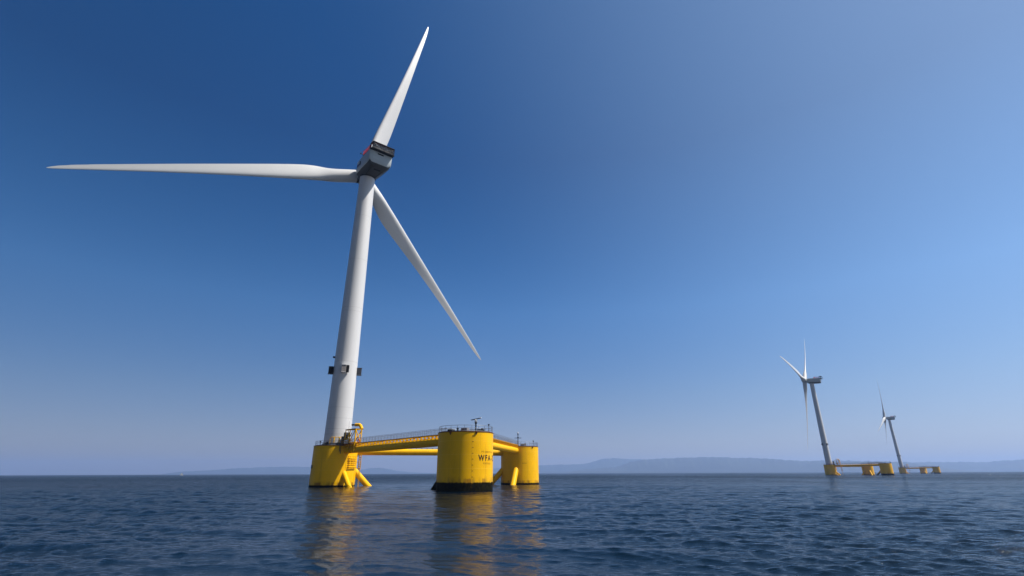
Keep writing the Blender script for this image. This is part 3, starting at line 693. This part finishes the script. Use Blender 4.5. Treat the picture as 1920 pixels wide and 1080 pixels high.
def blade_geo():
    """+Z outwards, +X leading edge, -Y upwind; round root running into a twisted airfoil"""
    st = [(.018, 4.2, 1.0, 0, .5), (.05, 4.15, 1.0, 0, .5), (.08, 4.15, .93, 12, .48), (.115, 4.4, .74, 15, .44), (.15, 4.8, .56, 15, .40), (.185, 5.2, .43, 13, .37), (.22, 5.25, .36, 11, .35),
          (.27, 5.0, .31, 9, .34), (.34, 4.5, .27, 7, .33), (.43, 3.85, .245, 5, .32), (.53, 3.25, .22, 3.5, .31), (.63, 2.7, .205, 2, .30), (.73, 2.2, .19, 1, .30), (.82, 1.78, .18, .3, .30),
          (.89, 1.45, .175, 0, .30), (.94, 1.15, .17, -.3, .31), (.97, .85, .17, -.5, .34), (.987, .55, .17, -.5, .4), (.997, .25, .18, -.5, .5), (1.0, .06, .2, -.5, .6)]
    # refine by interpolation
    P = np.array(st); ts = np.unique(np.concatenate([np.linspace(P[0, 0], .3, 26), np.linspace(.3, .95, 26), P[-6:, 0]]))
    def smooth_interp(c):
        out = np.interp(ts, P[:, 0], P[:, c]); q = out.copy()
        for _ in range(2): q[1:-4] = (q[:-5] + 2 * q[1:-4] + q[2:-3]) / 4
        return q
    ch, th, tw, ax = (smooth_interp(c) for c in (1, 2, 3, 4))
    nseg = 40; g = G(); vs = []
    for i, t_ in enumerate(ts):
        bl = min(1, max(0, (t_ - .05) / .13)); bl = bl * bl * (3 - 2 * bl)
        pre = -4.2 * t_ ** 2.0
        for j in range(nseg):
            a = 2 * math.pi * j / nseg
            cx, cy = .5 * math.cos(a) * ch[i], .5 * math.sin(a) * ch[i] * (1 if bl < 1 else 1)
            u = .5 * (1 - math.cos(a)); u_ = u          # 0 at leading edge
            yt = 5 * th[i] * (.2969 * math.sqrt(u_) - .126 * u_ - .3516 * u_ ** 2 + .2843 * u_ ** 3 - .1036 * u_ ** 4)
            camb = .035 * 4 * u_ * (1 - u_)
            fx = (.5 - u_) * ch[i]; fy = ((yt if math.sin(a) >= 0 else -yt) - camb) * ch[i]
            x = cx * (1 - bl) + fx * bl; y = cy * (1 - bl) + fy * bl
            x += (ax[i] * ch[i] - .5 * ch[i]) * bl + 0    # pitch axis position along the chord
            w_ = R(tw[i]); xr = x * math.cos(w_) - y * math.sin(w_); yr = x * math.sin(w_) + y * math.cos(w_)
            vs.append((xr, yr + pre, t_ * BL))
    k = nseg; n_ = len(ts)
    fs = [(i * k + j, i * k + (j + 1) % k, (i + 1) * k + (j + 1) % k, (i + 1) * k + j) for i in range(n_ - 1) for j in range(k)]
    fs += [tuple(range(k)), tuple((n_ - 1) * k + j for j in range(k))]
    return g.add(vs, fs)
hub = part('hub', G().lathe([(1.75, -1.9), (2.15, -1.7), (2.35, -.6), (2.4, .6), (2.2, 1.5), (1.7, 2.3), (1.0, 2.85), (.35, 3.1), (.02, 3.14)], n=48), 'nacelle', root, smooth=True)
hub.data.transform(Matrix.Rotation(R(-90), 4, 'X')); hub.matrix_local = hub_matrix(YAW, -.74817)
b0 = part('blade', blade_geo(), 'blade', root, smooth=True); b0.data.shade_smooth()
blades = [b0, b0.copy(), b0.copy()]
for i, b_ in enumerate(blades):
    if i: C.objects.link(b_); b_.parent = root
    b_.matrix_local = blade_matrix(YAW, -.74817, 13.6 + 120 * i)
cf = part('blade_collar', G().lathe([(2.18, 1.5), (2.18, 2.15), (2.1, 2.2)], n=40), 'dark', b0, smooth=True)
for b_ in blades[1:]:
    c_ = cf.copy(); C.objects.link(c_); c_.parent = b_

# ------------------------------------------------------------------ the two farther turbines: copies of the first, part by part
DETAIL_OFF = {'lettering', 'draft_mark', 'draft_tick', 'weld_seam', 'rim_bracket', 'bollard', 'bracket', 'edge_beam', 'base_flange', 'life_ring', 'tower_door', 'cable_tray', 'cooler_bars', 'cooler_brace',
              'rail_panel', 'wind_sensor', 'side_marking', 'vent_slot', 'underside_hatch', 'underside_rib', 'side_vent', 'rear_panel', 'tower_lamp', 'deck_box', 'box_rim', 'yaw_ring', 'blade_collar', 'collar', 'davit', 'equipment_box', 'winch', 'fender', 'anode', 'cable_pipe', 'gantry_railing'}
def copy_turbine(loc, theta, yaw, phi, label):
    r = root.copy(); C.objects.link(r); r.location = loc; r.rotation_euler = (0, 0, theta); r['label'] = label
    az = 0
    for ch in list(root.children):
        if ch.name.split('.')[0] in DETAIL_OFF: continue
        c = ch.copy(); C.objects.link(c); c.parent = r
        if 'label' in c: del c['label']
        n = ch.name.split('.')[0]
        # the farther two are a slightly slimmer build of the same turbine
        drop = Matrix.Translation((0, 0, -2.1)); small = Matrix.Scale(.95, 4)
        if n == 'blade': c.matrix_local = drop @ blade_matrix(yaw, theta, phi + 120 * az) @ small; az += 1
        elif n == 'hub': c.matrix_local = drop @ hub_matrix(yaw, theta) @ small
        elif n == 'nacelle': c.matrix_local = drop @ nac_matrix(theta, yaw) @ small
        elif n == 'tower': c.matrix_local = Matrix.Diagonal((.84, .84, .977, 1))
        else: c.matrix_local = Matrix.Diagonal((.91, .91, 1, 1))
        for g_ in list(ch.children):
            if g_.name.split('.')[0] in DETAIL_OFF: continue
            d_ = g_.copy(); C.objects.link(d_); d_.parent = c
            if 'label' in d_: del d_['label']
            for h_ in list(g_.children): pass
    return r
copy_turbine((310.06, 513.93, 0), -.80, R(-50), 41, 'hazy mid-distance turbine on yellow float, larger of the two at right')
copy_turbine((664.26, 897.52, 0), -.80, R(-50), 8, 'farthest and smallest hazy wind turbine on pale yellow float, at far right')

# ------------------------------------------------------------------ sailing boat on the horizon
bd = 1500.0; ba = R(-32.13)
boat = thing('sailing_boat', 'tiny pale sailing boat on the horizon left of the turbines', 'boat', (bd * math.sin(ba), bd * math.cos(ba), 0), .6)
g = G(); st = [(-3.2, .75, .95), (-1.5, 1.15, .9), (.5, 1.2, .95), (2.2, .75, 1.1), (3.6, .04, 1.3)]
vs = []
for x, w_, z in st: vs += [(x, -w_, z), (x, -w_ * .55, -.3), (x, w_ * .55, -.3), (x, w_, z)]
fs = [(i * 4 + j, i * 4 + j + 1, i * 4 + 5 + j, i * 4 + 4 + j) for i in range(4) for j in range(3)] + [(0, 3, 2, 1), (16, 17, 18, 19)] + [(i * 4 + 3, i * 4, i * 4 + 4, i * 4 + 7) for i in range(4)]
part('hull', g.add(vs, fs), 'hull', boat)
part('mast', G().tube([(.6, 0, .8), (.6, 0, 7.6)], .07, 8), 'galv', boat)
def sail(pts):
    g = G(); o_ = Vector((0, .03, 0)); return g.add([Vector(p_) - o_ for p_ in pts] + [Vector(p_) + o_ for p_ in pts], [(0, 1, 2), (5, 4, 3), (0, 3, 4, 1), (1, 4, 5, 2), (2, 5, 3, 0)])
part('sail', sail([(.5, 0, 1.6), (.5, 0, 7.4), (-2.9, .5, 1.7)]), 'sail', boat)
part('sail', sail([(3.4, 0, 1.4), (.7, 0, 6.6), (.9, .6, 1.6)]), 'sail', boat)

# ------------------------------------------------------------------ sea haze
HAZE = 0.95e-4
hz = G().box((0, 0, 170), (2 * 14300, 2 * 14300, 346))
m = bpy.data.materials.new('sea haze'); m.use_nodes = True; t = m.node_tree; t.nodes.clear()
pv = t.nodes.new('ShaderNodeVolumePrincipled'); pv.inputs['Color'].default_value = (.36, .52, .86, 1); pv.inputs['Density'].default_value = HAZE; pv.inputs['Anisotropy'].default_value = .25
ou = t.nodes.new('ShaderNodeOutputMaterial'); t.links.new(pv.outputs[0], ou.inputs['Volume'])
ho = part('haze', hz, m); ho['kind'] = 'stuff'
